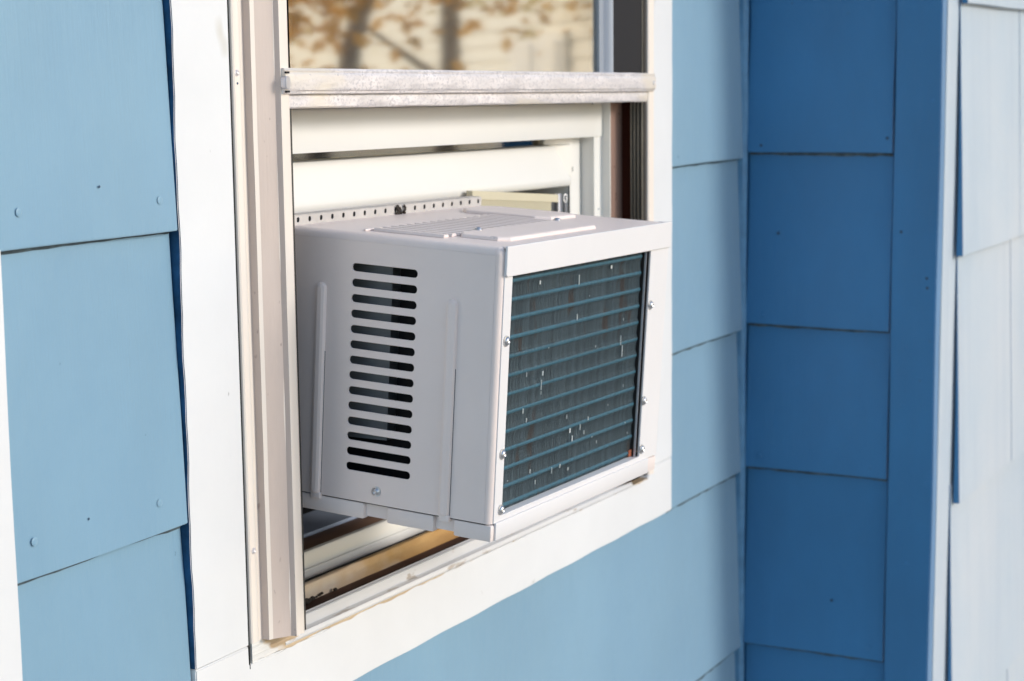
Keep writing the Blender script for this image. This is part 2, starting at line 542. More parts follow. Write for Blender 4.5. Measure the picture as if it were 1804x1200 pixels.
def shingle_bm(u0, u1, zb, zt, t, plane, over=0.03, wob=0.0012, nu=10, nv=3):
    """A tapered siding board: butt at zb stands t proud of the sheathing line, top fades in under the next course.
    plane(u, d, z) turns (along wall, depth inward, height) into design coordinates."""
    bm = nb()
    h = zt - zb
    front, back = [], []
    ph, ph2 = random.uniform(0, 6), random.uniform(0, 6)
    for j in range(nv + 1):
        z = zb + (h + over) * j / nv
        fr, bk = [], []
        for i in range(nu + 1):
            u = u0 + (u1 - u0) * i / nu
            d = t * (z - zb) / h * 0.92
            d += 0.0006 * math.sin(u * 23 + ph) * (1 - j / nv)
            zz = z + (wob * math.sin(u * 17 + ph2) * 0.5 if j == 0 else 0)
            uu = u + (wob * 0.6 * math.sin(z * 30 + ph) if i in (0, nu) else 0)
            fr.append(bm.verts.new(plane(uu, d, zz)))
            bk.append(bm.verts.new(plane(uu, max(t * .72, d + 0.002), zz)))
        front.append(fr)
        back.append(bk)
    for j in range(nv):
        for i in range(nu):
            bm.faces.new((front[j][i], front[j][i + 1], front[j + 1][i + 1], front[j + 1][i]))
            bm.faces.new((back[j][i], back[j + 1][i], back[j + 1][i + 1], back[j][i + 1]))
        bm.faces.new((front[j][0], front[j + 1][0], back[j + 1][0], back[j][0]))
        bm.faces.new((front[j][nu], back[j][nu], back[j + 1][nu], front[j + 1][nu]))
    for i in range(nu):
        bm.faces.new((front[0][i], back[0][i], back[0][i + 1], front[0][i + 1]))
        bm.faces.new((front[nv][i], front[nv][i + 1], back[nv][i + 1], back[nv][i]))
    bmesh.ops.recalc_face_normals(bm, faces=bm.faces)
    es = [e for e in bm.edges if len(e.link_faces) == 2 and e.calc_face_angle(0) > 0.9]
    bmesh.ops.bevel(bm, geom=es, offset=0.0008, segments=2, affect='EDGES')
    smooth_by_angle(bm, 30)
    return bm


T1 = 0.0100


def shade_grime(th, sh, u0, u1, zb, t, plane, hgt=.0034):  # dark strip below each lap: painted lap shadow plus dirt
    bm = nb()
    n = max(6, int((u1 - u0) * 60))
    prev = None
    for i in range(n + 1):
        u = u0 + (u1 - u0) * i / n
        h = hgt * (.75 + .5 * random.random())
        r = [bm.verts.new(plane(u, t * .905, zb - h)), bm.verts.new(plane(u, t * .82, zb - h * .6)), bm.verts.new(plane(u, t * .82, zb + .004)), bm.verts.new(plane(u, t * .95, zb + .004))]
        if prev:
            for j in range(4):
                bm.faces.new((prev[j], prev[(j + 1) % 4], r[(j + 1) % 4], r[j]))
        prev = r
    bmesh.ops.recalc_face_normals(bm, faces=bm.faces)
    th.part('lap_shade_grime', bm, M['shade_grime'], sh)


front_wall = Thing('front_wall', 'light blue shingled wall that holds the window with the air conditioner', 'wall', W(1.9, 0.02, -1.447))
pl1 = lambda u, d, z: (u, d, z)
butts = [1.05, 0.80, 0.60, 0.36, 0.13, -0.131, -0.391, -0.612, -0.893, -1.15, -1.42]


def nails(th, sh, pts, rot=None):
    for p, big in pts:
        th.place('nail', (NAILB if rot else NAIL) if big else (NAILW if rot else NAILD), p, sh, rot)


def course(u0, u1, k, x_extra=None):
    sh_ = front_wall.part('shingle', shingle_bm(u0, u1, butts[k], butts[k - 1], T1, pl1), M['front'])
    shade_grime(front_wall, sh_, u0 + .001, u1 - .001, butts[k], T1, pl1, .0034 + .0100 * max(0, -butts[k] - .2) * (1 if u1 > 2 else .6))
    return sh_


for k in range(1, len(butts)):
    zb, zt = butts[k], butts[k - 1]
    # right of the window
    if zb >= -0.62 and zt <= 0.4:
        right = course(2.322, 2.596, k)
    if -0.62 < zb < 0.4:
        left = course(0.88 if zb > -0.2 else 1.036, 1.2490, k)
        if zb == -0.131:
            nails(front_wall, left, [((1.058, 0.0000, -0.102), 1), ((1.227, 0.0000, -0.104), 1), ((1.152, 0.0008, -0.088), 0), ((1.206, 0.0064, 0.022), 0)])
            nails(front_wall, right, [((2.345, 0.0005, -0.118), 0)])
        if zb == -0.391:
            nails(front_wall, left, [((1.057, 0.000, -0.362), 1), ((1.211, 0.000, -0.364), 1), ((1.121, 0.0005, -0.358), 0)])
    if zb >= 0.36:
        course(0.88, 1.70, k)
        course(1.702, 2.596, k)
    if zb < -0.62:
        a = course(1.036, 1.19, k) if k % 2 else course(1.036, 1.30, k)
        course(1.192 if k % 2 else 1.302, 2.596, k)
# the course beside the sill board is cut round it
course(2.322, 2.596, 7) if False else None
front_wall.part('sheathing', bx(0.85, 1.27, T1 + .001, 0.06, -1.44, 1.1), M['blue'])
front_wall.part('sheathing', bx(2.30, 2.75, T1 + .001, 0.06, -1.44, 1.1), M['blue'])
front_wall.part('sheathing', bx(1.27, 2.30, T1 + .001, 0.06, -1.44, -0.58), M['blue'])
front_wall.part('sheathing', bx(1.27, 2.30, T1 + .001, 0.06, 0.41, 1.1), M['blue'])
front_wall.part('bead_of_caulk', prism('z', [(2.592, .012), (2.592, 0.001), (2.5955, -0.003), (2.5995, -0.004), (2.5995, .012)], -1.4, 1.0, n=60,
                                       fn=lambda v, i, j: v + Vector((jit(.0012) if j in (1, 2) else 0, jit(.0007) if j in (2, 3) else 0, 0))), M['caulk'])

# left white board beyond the first panel
tb = Thing('corner_post', 'white painted vertical board at the far left edge of the picture', 'trim board', W(0.98, 0.0, -1.447))
tb.part('board', prism('z', [(0.92, 0.010), (0.92, -0.002), (1.0345, -0.002), (1.0345, 0.010)], -1.44, -0.128, n=30, bev=0.0012,
                       fn=lambda v, i, j: v + Vector((0.0006 * math.sin(i * .9), 0, 0))), M['casing'])

# return wall (faces -X)
T2 = 0.0115
return_wall = Thing('return_wall', 'shaded dark blue side wall that juts out at the inner corner', 'wall', W(2.62, -0.15, -1.447))
pl2 = lambda u, d, z: (2.598 + d, -u, z)
b2 = [1.0, 0.74, 0.50, 0.24 - .12, -0.122, -0.382, -0.604, -0.885, -1.13, -1.40]
for k in range(1, len(b2)):
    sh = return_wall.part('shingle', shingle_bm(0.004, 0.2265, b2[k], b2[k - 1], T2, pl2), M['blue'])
    shade_grime(return_wall, sh, 0.005, 0.2255, b2[k], T2, pl2, .0050)
    if k == 4:
        nails(return_wall, sh, [((2.598, -0.219, -0.100), 0), ((2.598, -0.026, -0.112), 0)], ROT_SIDE)
    if k == 5:
        nails(return_wall, sh, [((2.6015, -0.053, -0.243), 0), ((2.598, -0.031, -0.368), 1)], ROT_SIDE)
    if k == 6:
        nails(return_wall, sh, [((2.598, -0.203, -0.588), 1), ((2.598, -0.029, -0.585), 1)], ROT_SIDE)
    if k == 7:
        nails(return_wall, sh, [((2.5995, -0.145, -0.80), 0), ((2.598, -0.205, -0.865), 1)], ROT_SIDE)
cb = return_wall.part('corner_board', prism('z', [(2.5955, -0.2300), (2.5955, -0.2965), (2.62, -0.2965), (2.62, -0.2300)], -1.44, 0.85, n=40, bev=0.0015,
                                            fn=lambda v, i, j: v + Vector((0, 0.0007 * math.sin(i * .7 + j), 0))), M['blue'])
nails(return_wall, cb, [((2.5955, -0.285, -0.047), 1), ((2.5955, -0.282, -0.301), 0), ((2.5955, -0.283, -0.315), 0), ((2.5955, -0.249, -0.491), 1),
                        ((2.5955, -0.261, -0.728), 1), ((2.5955, -0.288, -0.603), 1), ((2.5955, -0.243, -0.235), 0), ((2.5955, -0.250, -0.405), 1)], ROT_SIDE)
return_wall.part('sheathing', bx(2.611, 2.63, -0.29, 0.0, -1.44, 0.85), M['blue'])

# wing wall (faces -Y, nearer the camera)
T3 = 0.013
wing = Thing('wing_wall', 'pale sunlit shingled wall at the right edge of the picture', 'wall', W(3.4, -0.28, -1.447))
YW = -0.297
pl3 = lambda u, d, z: (u, YW - T3 + d, z)
b3 = [0.84, 0.47, 0.092, -0.277, -0.655, -1.02, -1.40]
joints = {1: [2.70, 3.2, 3.9], 2: [2.682, 3.16, 3.7], 3: [2.684, 3.055, 3.42, 3.9], 4: [2.700, 3.035, 3.50, 4.0], 5: [2.694, 3.25, 3.8], 6: [2.68, 3.1, 3.6]}
for k in range(1, len(b3)):
    js = joints[k] + [4.5]
    for a, b in zip(js, js[1:]):
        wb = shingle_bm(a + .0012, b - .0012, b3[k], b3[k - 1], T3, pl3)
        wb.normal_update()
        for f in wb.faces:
            f.material_index = 0 if f.normal.y < -.5 else 1  # front faces carry the painted glare, edges keep the plain blue
        wing.part('shingle', wb, (M['glare_pale'], M['blue']))
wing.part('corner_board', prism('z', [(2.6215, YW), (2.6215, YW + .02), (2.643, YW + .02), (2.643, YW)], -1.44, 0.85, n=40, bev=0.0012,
                                fn=lambda v, i, j: v + Vector((0.0008 * math.sin(i * .8) if j > 1 else 0, 0, 0))), M['glare_pale'])
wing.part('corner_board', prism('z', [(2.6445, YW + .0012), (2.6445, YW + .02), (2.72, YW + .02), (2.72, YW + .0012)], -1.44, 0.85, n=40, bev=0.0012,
                                fn=lambda v, i, j: v + Vector((0.0008 * math.sin(i * .8) if j < 2 else 0, 0, 0))), M['glare_pale'])
wing.part('sheathing', bx(2.70, 4.55, YW + .004, YW + .05, -1.44, 0.85), M['blue'])

# room behind the window
bm = nb()
x0, x1, y0, y1, z0, z1 = 0.9, 2.59, 0.062, 1.6, -1.0, 0.8
for q in (((x0, y1, z0), (x1, y1, z0), (x1, y1, z1), (x0, y1, z1)), ((x0, y0, z0), (x0, y1, z0), (x0, y1, z1), (x0, y0, z1)),
          ((x1, y1, z0), (x1, y0, z0), (x1, y0, z1), (x1, y1, z1)), ((x0, y0, z0), (x1, y0, z0), (x1, y1, z0), (x0, y1, z0)),
          ((x0, y1, z1), (x1, y1, z1), (x1, y0, z1), (x0, y0, z1))):
    bm.faces.new([bm.verts.new(W(*c)) for c in q])
me = bpy.data.meshes.new('room_interior')
bm.to_mesh(me)
bm.free()
me.materials.append(M['room'])
room = bpy.data.objects.new('room_interior', me)
COL.objects.link(room)
room['kind'] = 'structure'

# ---------------------------------------------------------------- window
wo = W(1.79, 0.0, -0.612)
SL = 0.0112


def wconv(v):
    return W(v[0], v[1], v[2] - SL * (v[0] - 1.4)) - wo


win = Thing('window', 'white cased window with storm frame and raised sash above the air conditioner', 'window', wo, conv=wconv)
level = Thing.__new__(Thing)
level.o, level.inv, level.f = win.o, wo, (lambda v: W(*v) - wo)     # same window, without the frame's slight slope


def wavy(amp, idx, axis=0, fr=.9, ph=0.0):
    def fn(v, i, j):
        if j in idx:
            v = v.copy()
            v[axis] += amp * (math.sin(i * fr + ph) * .6 + math.sin(i * fr * 2.7 + ph * 2 + j) * .4)
        return v
    return fn


# casings: prof corners ordered (x,y)
cz = -0.526
cl = prism('z', [(1.25, .012), (1.25, -.0008), (1.3285, -.0015), (1.3285, .012)], cz + .0008, 0.34, n=46, bev=.0008,
           fn=wavy(.0013, (0, 1), 0, .7))
cl.normal_update()
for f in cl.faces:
    f.material_index = 1 if f.normal.x < -.55 else 0      # the wall's blue paint laps onto the board's edge, its shade put into the colour
level.part('casing', cl, (M['casing'], M['gapblue']))
level.part('casing', prism('z', [(2.242, .012), (2.242, -.0015), (2.3205, -.0015), (2.3205, .012)], -0.5362, 0.34, n=46, bev=.0012,
                           fn=wavy(.0009, (2, 3), 0, .7, 2)), M['casing'])
level.part('casing', bx(1.25, 2.3205, -.0035, .012, .342, .42, bev=.0012), M['casing'])
bot = nb()
n = 64
prev = None
xs_ = [1.25, 1.275, 1.30, 1.3284, 1.3290] + [1.3290 + (2.3205 - 1.3290) * (i + 1) / 60 for i in range(60)]
for i, x in enumerate(xs_):
    if x < 1.3288:
        zt = cz
    else:
        zt = -0.5425 - SL * (x - 1.4) + 0.0012 * math.sin(i * 2.1) * math.sin(i * .63)
        if x < 1.47:
            zt -= 0.002
    if x > 2.242:
        zt = -0.537
    zb = -0.6125 + 0.0005 * math.sin(i * .8)
    ring = [bot.verts.new(c) for c in ((x, .012, zb), (x, -.0012, zb), (x, -.0012, zt), (x, .012, zt + .001))]
    if prev:
        for j in range(4):
            bot.faces.new((prev[j], prev[(j + 1) % 4], ring[(j + 1) % 4], ring[j]))
    else:
        bot.faces.new(ring)
    prev = ring
bot.faces.new(prev[::-1])
bmesh.ops.recalc_face_normals(bot, faces=bot.faces)
bmesh.ops.bevel(bot, geom=[e for e in bot.edges if len(e.link_faces) == 2 and e.calc_face_angle(0) > .6], offset=.001, segments=2, affect='EDGES')
smooth_by_angle(bot, 40)
casing_b = level.part('casing', bot, M['casing_h'], label='wide bottom casing board with a worn bare wood top edge')
# bare wood showing where the paint has gone from the sill board's upper edge
rw = nb()
n = 70
prev = None
for i in range(n + 1):
    x = 1.333 + (2.238 - 1.333) * i / n
    top = -0.5235 if x < 1.40 else -0.5408
    low = -0.5442 + .0010 * math.sin(i * .9) + .0007 * math.sin(i * 2.3) - SL * (x - 1.4)
    low += 0.0 if x < 1.62 else min(.0030, (x - 1.62) * .03)
    if x >= 1.40:
        top -= SL * (x - 1.4)
    ring = [rw.verts.new(c) for c in ((x, -.0002, low - .001), (x, -.0017, low), (x, -.0017, top), (x, .010, top))]
    if prev:
        for j in range(4):
            rw.faces.new((prev[j], prev[(j + 1) % 4], ring[(j + 1) % 4], ring[j]))
    else:
        rw.faces.new(ring)
    prev = ring
rw.faces.new(prev[::-1])
bmesh.ops.recalc_face_normals(rw, faces=rw.faces)
level.part('worn_edge', rw, M['rawwood'], casing_b)
level.part('crack', bx(1.3291, 1.3298, -.0017, .0, -.548, -.5265), M['dark'], casing_b)
level.part('crack', bx(1.3286, 1.3300, -.0012, .003, cz, .34), M['dark'], casing_b)

# storm channels (left and mirrored right)
chan = [(1.3302, .010), (1.3302, -.0035), (1.3315, -.0045), (1.3335, -.0035), (1.3395, -.0035), (1.3405, -.0042), (1.3415, -.0035), (1.3465, -.0030), (1.3475, -.0035),
        (1.3480, -.0108), (1.3525, -.0122), (1.3685, -.0215), (1.3700, -.0265), (1.3735, -.0275), (1.3765, -.0262), (1.3800, -.0268), (1.3835, -.0262),
        (1.3850, -.0245), (1.3850, -.004), (1.3825, -.004), (1.3825, -.0235), (1.3710, -.0235), (1.352, -.0085), (1.3485, .010)]
cb_ = prism('z', chan, -0.5245, 0.34, n=24, fn=wavy(.0003, (9, 10, 11), 0, 1.3))
cb_.normal_update()
for f in cb_.faces:
    f.material_index = 1 if (f.normal.x < -.3 and f.calc_center_median().x < 1.3705 and f.calc_center_median().x > 1.345) else 0  # faces turned to -X take the copy with painted shade
chL = win.part('storm_channel', cb_, (M['cream'], M['shaded_worncream']))
mirror = [(3.571 - x, y) for x, y in chan][::-1]
chR = win.part('storm_channel', prism('z', mirror, -0.5245, 0.34, n=8), M['cream'])
for p in ((1.336, -.0035, 0.002), (1.338, -.0035, -0.437)):
    win.place('screw', SCREWS, p, chL)
win.place('screw_hole', NAILD, (1.3365, -.0035, -.0075), chL)
# inside tracks of the right channel
win.part('track', bx(2.1795, 2.1862, -.0225, -.003, -.5245, .34), M['track'], chR)
for y in (-.0205, -.0152, -.0100, -.0052):
    win.part('track_fin', bx(2.1765, 2.1794, y - .0006, y + .0006, -.5245, .34), M['fin_light'], chR)
win.part('track', bx(1.3852, 1.3915, -.0225, -.003, -.5245, .34), M['track'], chL)

# storm sash: projecting rail, lower rail, glass, screen
rail_prof = [(-.0262, .0062), (-.0292, .0060), (-.0305, .0040), (-.0300, .0022), (-.0312, .0008), (-.0316, -.0010), (-.0316, -.0120), (-.0312, -.0138),
             (-.0295, -.0150), (-.0292, -.0168), (-.0265, -.0175)]
storm = win.part('storm_sash_rail', prism('x', rail_prof, 1.3715, 2.1965, n=50,
                                          fn=lambda v, i, j: v + Vector((0, jit(.00025), jit(.0002)))), M['alu'])
win.part('end_cap', prism('y', rect(1.3690, 1.3770, -.0128, -.0012, .0028), -.0330, -.0270, bev=.0006), M['bright_alu'], storm)
win.part('end_notch', bx(1.3715, 1.3765, -.0322, -.0300, .0012, .0030), M['dark'], storm)
win.part('end_notch', bx(1.3715, 1.3765, -.0322, -.0300, -.0160, -.0142), M['dark'], storm)
win.place('screw', SCREWS, (2.189, -.0316, -.0065), storm)
win.part('lower_rail', prism('x', [(-.0235, -.0176), (-.0245, -.0195), (-.0245, -.0288), (-.0230, -.0305), (-.0160, -.0305), (-.0160, -.0176)], 1.3855, 2.185, n=30,
                             fn=lambda v, i, j: v + Vector((0, jit(.0002), jit(.0002)))), M['alu'], storm)
win.part('storm_glass', bx(1.3855, 2.0380, -.0225, -.0205, .0045, .36), M['glass'])
# insect screen wires behind the storm glass
scr = nb()
for i in range(30):
    z = 0.0205 + i * 0.0016
    box(scr, 1.392, 1.93, -.0140, -.0134, z, z + .0005)
sc_o = win.part('insect_screen', scr, M['mesh_screen'], kind='stuff')
win.part('screen_frame', bx(1.392, 2.17, -.0165, -.0105, .0055, .0185, bev=.001), M['alu'], sc_o)
win.part('reflection_stile', prism('z', [(2.0380, -.0262), (2.0480, -.0270), (2.0500, -.0255), (2.0740, -.0255), (2.0775, -.0265), (2.0775, -.0150), (2.0380, -.0150)], .0045, .34), M['stile'])  # added strip; its grey-blue stands for the corner board's reflection in the glass
win.part('dark_reflection_panel', bx(2.0777, 2.1790, -.0200, -.0150, .0, .34), M['dark_reflection'])  # added black panel, standing in for the dark wall mirrored in the glass

# wood stops and jambs
win.part('jamb', bx(2.1862, 2.240, -.0028, .0125, -.53, .34), M['brown'])
win.part('stop', bx(2.1525, 2.240, .0128, .024, -.53, .34, bev=.0008), M['tanbrown'])
win.part('jamb', bx(1.330, 1.3848, .0165, .0300, -.53, .34), M['brown'])
# vinyl liners at the right, stepping inwards
lin = win.part('jamb_liner', prism('z', [(2.1500, .0128), (2.1522, .0128), (2.1522, .120), (2.240, .120), (2.240, .126), (2.0960, .126), (2.0960, .0440), (2.1000, .0430),
                                         (2.1220, .0430), (2.1260, .0440), (2.1260, .0600), (2.1280, .0600), (2.1280, .0250), (2.1480, .0250), (2.1500, .0240)],
                                   -.53, .34, bev=.0), M['vinyl'])
win.part('groove', bx(2.0955, 2.0958, .0445, .0455, -.53, .34), M['dark'], lin)
win.place('screw_hole', NAILD, (2.141, .0248, -.168), lin)
win.part('jamb_liner', bx(1.330, 1.398, .0302, .126, -.53, .34), M['vinyl'])

# upper sash: bottom rail, right stile, pane
up = win.part('upper_sash', prism('x', [(.036, -.0745), (.0235, -.0745), (.0230, -.0730), (.0230, -.0330), (.0240, -.0315), (.0275, -.0300), (.0300, .0), (.036, .0)],
                                  1.395, 2.1498, n=4), M['vinyl'])
win.part('stile', bx(2.120, 2.1498, .0232, .036, -.0735, .34, bev=.0006), M['vinyl'], up)
win.part('pane', bx(1.395, 2.12, .0290, .0320, 0, .34), M['glass2'], up)
win.part('joint_line', bx(2.1195, 2.1202, .0226, .0236, -.0340, -.0300), M['dark'], up)
# lower sash, raised and resting on the machine
lo_prof = [(.0560, -.0835), (.0535, -.0838), (.0505, -.0850), (.0415, -.1235), (.0400, -.1262), (.0402, -.1290), (.0415, -.1345), (.0440, -.1365), (.0780, -.1365), (.0780, -.0835)]
lo = win.part('lower_sash', prism('x', lo_prof, 1.40, 2.0945, n=30,
                                  fn=lambda v, i, j: Vector((v.x - (0.0 if i < 30 or j > 2 else 0.0), v.y, v.z))), M['vinyl'])
win.part('stile', prism('z', [(2.0940, .0395), (2.0945, .0780), (2.0500, .0780), (2.0480, .0560), (2.0510, .0530), (2.0700, .0440)], -.0830, .34), M['vinyl'], lo)
mit = nb()
a = [(2.0480, .0562, -.0836), (2.0940, .0398, -.1262), (2.0945, .0398, -.0836)]
b_ = [(c[0], .060, c[2]) for c in a]
va = [mit.verts.new(c) for c in a]
vb = [mit.verts.new(c) for c in b_]
mit.faces.new(va)
mit.faces.new(vb[::-1])
for i in range(3):
    mit.faces.new((va[i], vb[i], vb[(i + 1) % 3], va[(i + 1) % 3]))
bmesh.ops.recalc_face_normals(mit, faces=mit.faces)
win.part('mitred_corner', mit, M['vinyl'], lo)
win.part('joint_line', prism('y', [(2.0478, -.0836), (2.0484, -.0832), (2.0946, -.1258), (2.0940, -.1264)], .0385, .0400) if False else
         bx(2.0941, 2.0946, .0388, .0394, -.118, -.112), M['dark'], lo)
win.part('pane', bx(1.40, 2.0500, .0590, .0620, -.090, .30), M['glass2'], lo)

# sill parts, front to back, all running along X
xa, xb = 1.3335, 2.238
sill = win.part('storm_sill_track', prism('x', [(-.0022, -.5415), (-.0024, -.5395), (-.0005, -.5362), (.0018, -.5385), (.0120, -.5385), (.0128, -.5278), (.0142, -.5270), (.0152, -.5285), (.0152, -.5330),
                                                (.0182, -.5330), (.0182, -.5274), (.0192, -.5268), (.0202, -.5281), (.0202, -.5440), (.0, -.5440)], 1.386, 2.1855, n=4), M['sillalu'])
win.part('dirty_sill', bx(xa, xb, .0204, .064, -.556, -.5400), M['dirtwood'])
win.part('pine_sill', prism('x', [(.0640, -.5520), (.0620, -.5400), (.0625, -.5220), (.0640, -.5208), (.0700, -.5215), (.0715, -.5520)], xa, xb, n=30,
                            fn=lambda v, i, j: v + Vector((0, jit(.0004), jit(.0005)))), M['pine'])
win.part('sill_gap', bx(xa, xb, .0720, .1600, -.556, -.5330), M['dark'])
vs_ = win.part('vinyl_sill', prism('x', [(.0985, -.5328), (.0985, -.5275), (.0992, -.5258), (.1002, -.5275), (.1018, -.5278), (.1028, -.5248), (.1042, -.5243), (.1056, -.5256), (.1075, -.5260), (.1080, -.5100), (.1095, -.5075),
                                         (.1140, -.5070), (.1140, -.5328)], xa, xb), M['vinyl'])
win.part('inner_stool', bx(xa, xb, .1190, .1560, -.5328, -.5110, bev=.001), M['woodin'])
win.part('inner_ledge', bx(xa, 1.78, .1575, .215, -.5328, -.5080), M['ledge'])
win.part('inner_stool', bx(xa, xb, .2152, .260, -.5328, -.5100), M['dark'])
dbr = nb()
for i in range(46):
    x = 1.50 + random.gauss(0, .028)
    s = random.uniform(.0008, .0028)
    m4 = Matrix.Translation((x, .0615 - abs(jit(.004)), -.5385 + abs(jit(.002)))) @ Matrix.Diagonal((s * 1.6, s, s, 1))
    bmesh.ops.create_icosphere(dbr, subdivisions=1, radius=1, matrix=m4)
win.part('debris', dbr, M['gunk'], kind='stuff')

# ---------------------------------------------------------------- air conditioner
tilt, yaw, rol = math.radians(3.23), math.radians(0.40), math.radians(0.95)
ct, st, cy, sy, cr, sr = math.cos(tilt), math.sin(tilt), math.cos(yaw), math.sin(yaw), math.cos(rol), math.sin(rol)
Rx_ = Matrix(((1, 0, 0), (0, ct, -st), (0, st, ct)))
Rz_ = Matrix(((cy, -sy, 0), (sy, cy, 0), (0, 0, 1)))
Ry_ = Matrix(((cr, 0, sr), (0, 1, 0), (-sr, 0, cr)))
RR = Rz_ @ Ry_ @ Rx_
acm = RR.to_4x4()
BOT = -0.2720
base_l = Vector((0.19, 0.11, BOT)) * S
acm.translation = W(1.430, -0.2204, -0.1548) + RR @ base_l
AC = Thing('air_conditioner', 'grey window air conditioner with side louvre slots and exposed rear coil jutting from the window', 'air conditioner',
           (0, 0, 0), matrix=acm, conv=lambda v: Vector(v) * S - base_l)
w, hh, D, SB = 0.379, 0.2556, 0.36, -0.2556
YB = 0.2950

slots = []
for i in range(14):
    zc = -0.0324 - 0.01463 * i
    slots.append(rect(0.0872, 0.1582, zc - .0038, zc + .0038, .0036, 4))
cab = plate(rect(.0062, D, SB, -.0072), slots, .0018, .0005, on_side(.0009))
# rounded long edges and upright corners
def quarter(bm, axis, c, r, a0, s0, s1, seg=5):
    prev = None
    for i in range(seg + 1):
        t = math.radians(a0 + 90 * i / seg)
        p, q = c[0] + r * math.cos(t), c[1] + r * math.sin(t)
        if axis == 'y':
            e = [bm.verts.new((p, s0, q)), bm.verts.new((p, s1, q))]
        else:
            e = [bm.verts.new((p, q, s0)), bm.verts.new((p, q, s1))]
        if prev:
            f = bm.faces.new((prev[0], prev[1], e[1], e[0]))
            f.smooth = True
        prev = e
quarter(cab, 'y', (.0072, -.0072), .0072, 90, .0060, D)
cab2 = plate(rect(.0062, D, SB, -.0072), [], .0018, .0004, on_side(w - .0009))
quarter(cab2, 'y', (w - .0072, -.0072), .0072, 0, .0060, D)
quarter(cab, 'z', (.0062, .0062), .0062, 180, SB, -.0066)
quarter(cab2, 'z', (w - .0062, .0062), .0062, 270, SB, -.0066)
for bmx, cx_, sg in ((cab, .0068, -1), (cab2, w - .0068, 1)):      # rounded top corners
    K = 5
    grid = []
    for a_ in range(K + 1):
        row = []
        for b_ in range(K + 1):
            ph_, th_ = math.pi / 2 * a_ / K, math.pi / 2 * b_ / K
            row.append(bmx.verts.new((cx_ + sg * .0068 * math.cos(ph_) * math.cos(th_), .0064 - .0064 * math.cos(ph_) * math.sin(th_), -.0070 + .0070 * math.sin(ph_))))
        grid.append(row)
    for a_ in range(K):
        for b_ in range(K):
            f = bmx.faces.new((grid[a_][b_], grid[a_][b_ + 1], grid[a_ + 1][b_ + 1], grid[a_ + 1][b_]))
            f.smooth = True
AC.part('side_panel', cab2, M['ac'])
cabinet = AC.part('slotted_side_panel', cab, M['ac'])
for i in range(2):
    pass
top = plate(rect(.0070, w - .0070, .0005, D), [], .0018, .0005, on_top(-.0009))
top_o = AC.part('top_panel', top, M['ac'])
# side ribs pressed into the sheet
for yc, zt in ((.1915, -.0500), (.0488, -.0515)):
    b = plate(rect(yc - .0056, yc + .0056, SB + .0002, zt, .0054, 5), [], .0084, .0036, on_side(.0))
    rb = AC.part('side_rib', b, M['ac'], cabinet)
    AC.part('rib_seam', bx(-.0003, .001, yc - .0062, yc - .0057, SB, SB + .14), M['gap'], cabinet)
    AC.part('rib_tab', bx(-.0026, .004, yc - .0062, yc + .0044, SB - .0036, SB + .0024, bev=.0006), M['acp'], cabinet)
AC.part('panel_joint', bx(.0012, .004, .006, YB, SB - .0009, SB), M['dark'], cabinet)
AC.place('screw', SCREW, (0.0, .1231, -.2429), cabinet, ROT_SIDE)
cup = nb()
ring = []
for rr, xx in ((.0072, .0002), (.0055, -.0006), (.0048, .0002)):
    ring.append([cup.verts.new((xx, .1231 + rr * math.cos(t * math.pi / 10), -.2429 + rr * math.sin(t * math.pi / 10))) for t in range(20)])
for A, B in zip(ring, ring[1:]):
    for i in range(20):
        f = cup.faces.new((A[i], A[(i + 1) % 20], B[(i + 1) % 20], B[i]))
        f.smooth = True
AC.part('screw_dimple', cup, M['ac'], cabinet)
# insides seen through the slots
AC.part('inner_shroud', prism('z', [(.030, .132), (.022, .170), (.020, .200), (.035, .20), (.045, .132)], -.20, -.012), M['shroud'])
AC.part('inner_shroud', bx(.045, .050, .03, .25, -.25, -.010), M['dark'])
AC.part('inner_bulkhead', bx(.012, w - .012, .255, .262, -.25, -.004), M['dark'])

# embossing on the top
for i in range(16):
    xv = .0262 + i * .0148
    AC.part('vent_slat', prism('y', [(xv, .0001), (xv + .0012, .0030), (xv + .0085, .0030), (xv + .0100, .0001)], .0760, .1530, bev=.0004), M['ac'], top_o)
    AC.part('vent_gap', bx(xv + .0102, xv + .0146, .0790, .1500, .0, .0005), M['gap'], top_o)
AC.part('vent_rim', bx(.018, .262, .1560, .1590, .0, .0022, bev=.0008), M['ac'], top_o)
b = plate([(.046, .030), (.056, .0215), (.240, .0215), (.252, .030), (.252, .066), (.240, .0775), (.060, .0775), (.046, .068)], [], .0060, .0026, on_top(.0008))
AC.part('raised_pad', b, M['ac'], top_o)
b = plate([(.272, .108), (.282, .0930), (.334, .0900), (.346, .104), (.348, .190), (.336, .204), (.290, .204), (.272, .190)], [], .0060, .0026, on_top(.0008))
AC.part('raised_pad', b, M['ac'], top_o)
TS = dome_mesh('top_screw', 0.0042, 0.0030, M['screw'], 14, slot=True)
for p in ((.0895, .0748, .0038), (.2487, .0700, .0038)):
    AC.place('screw', TS, p, top_o, (math.radians(-90), 0, 0))

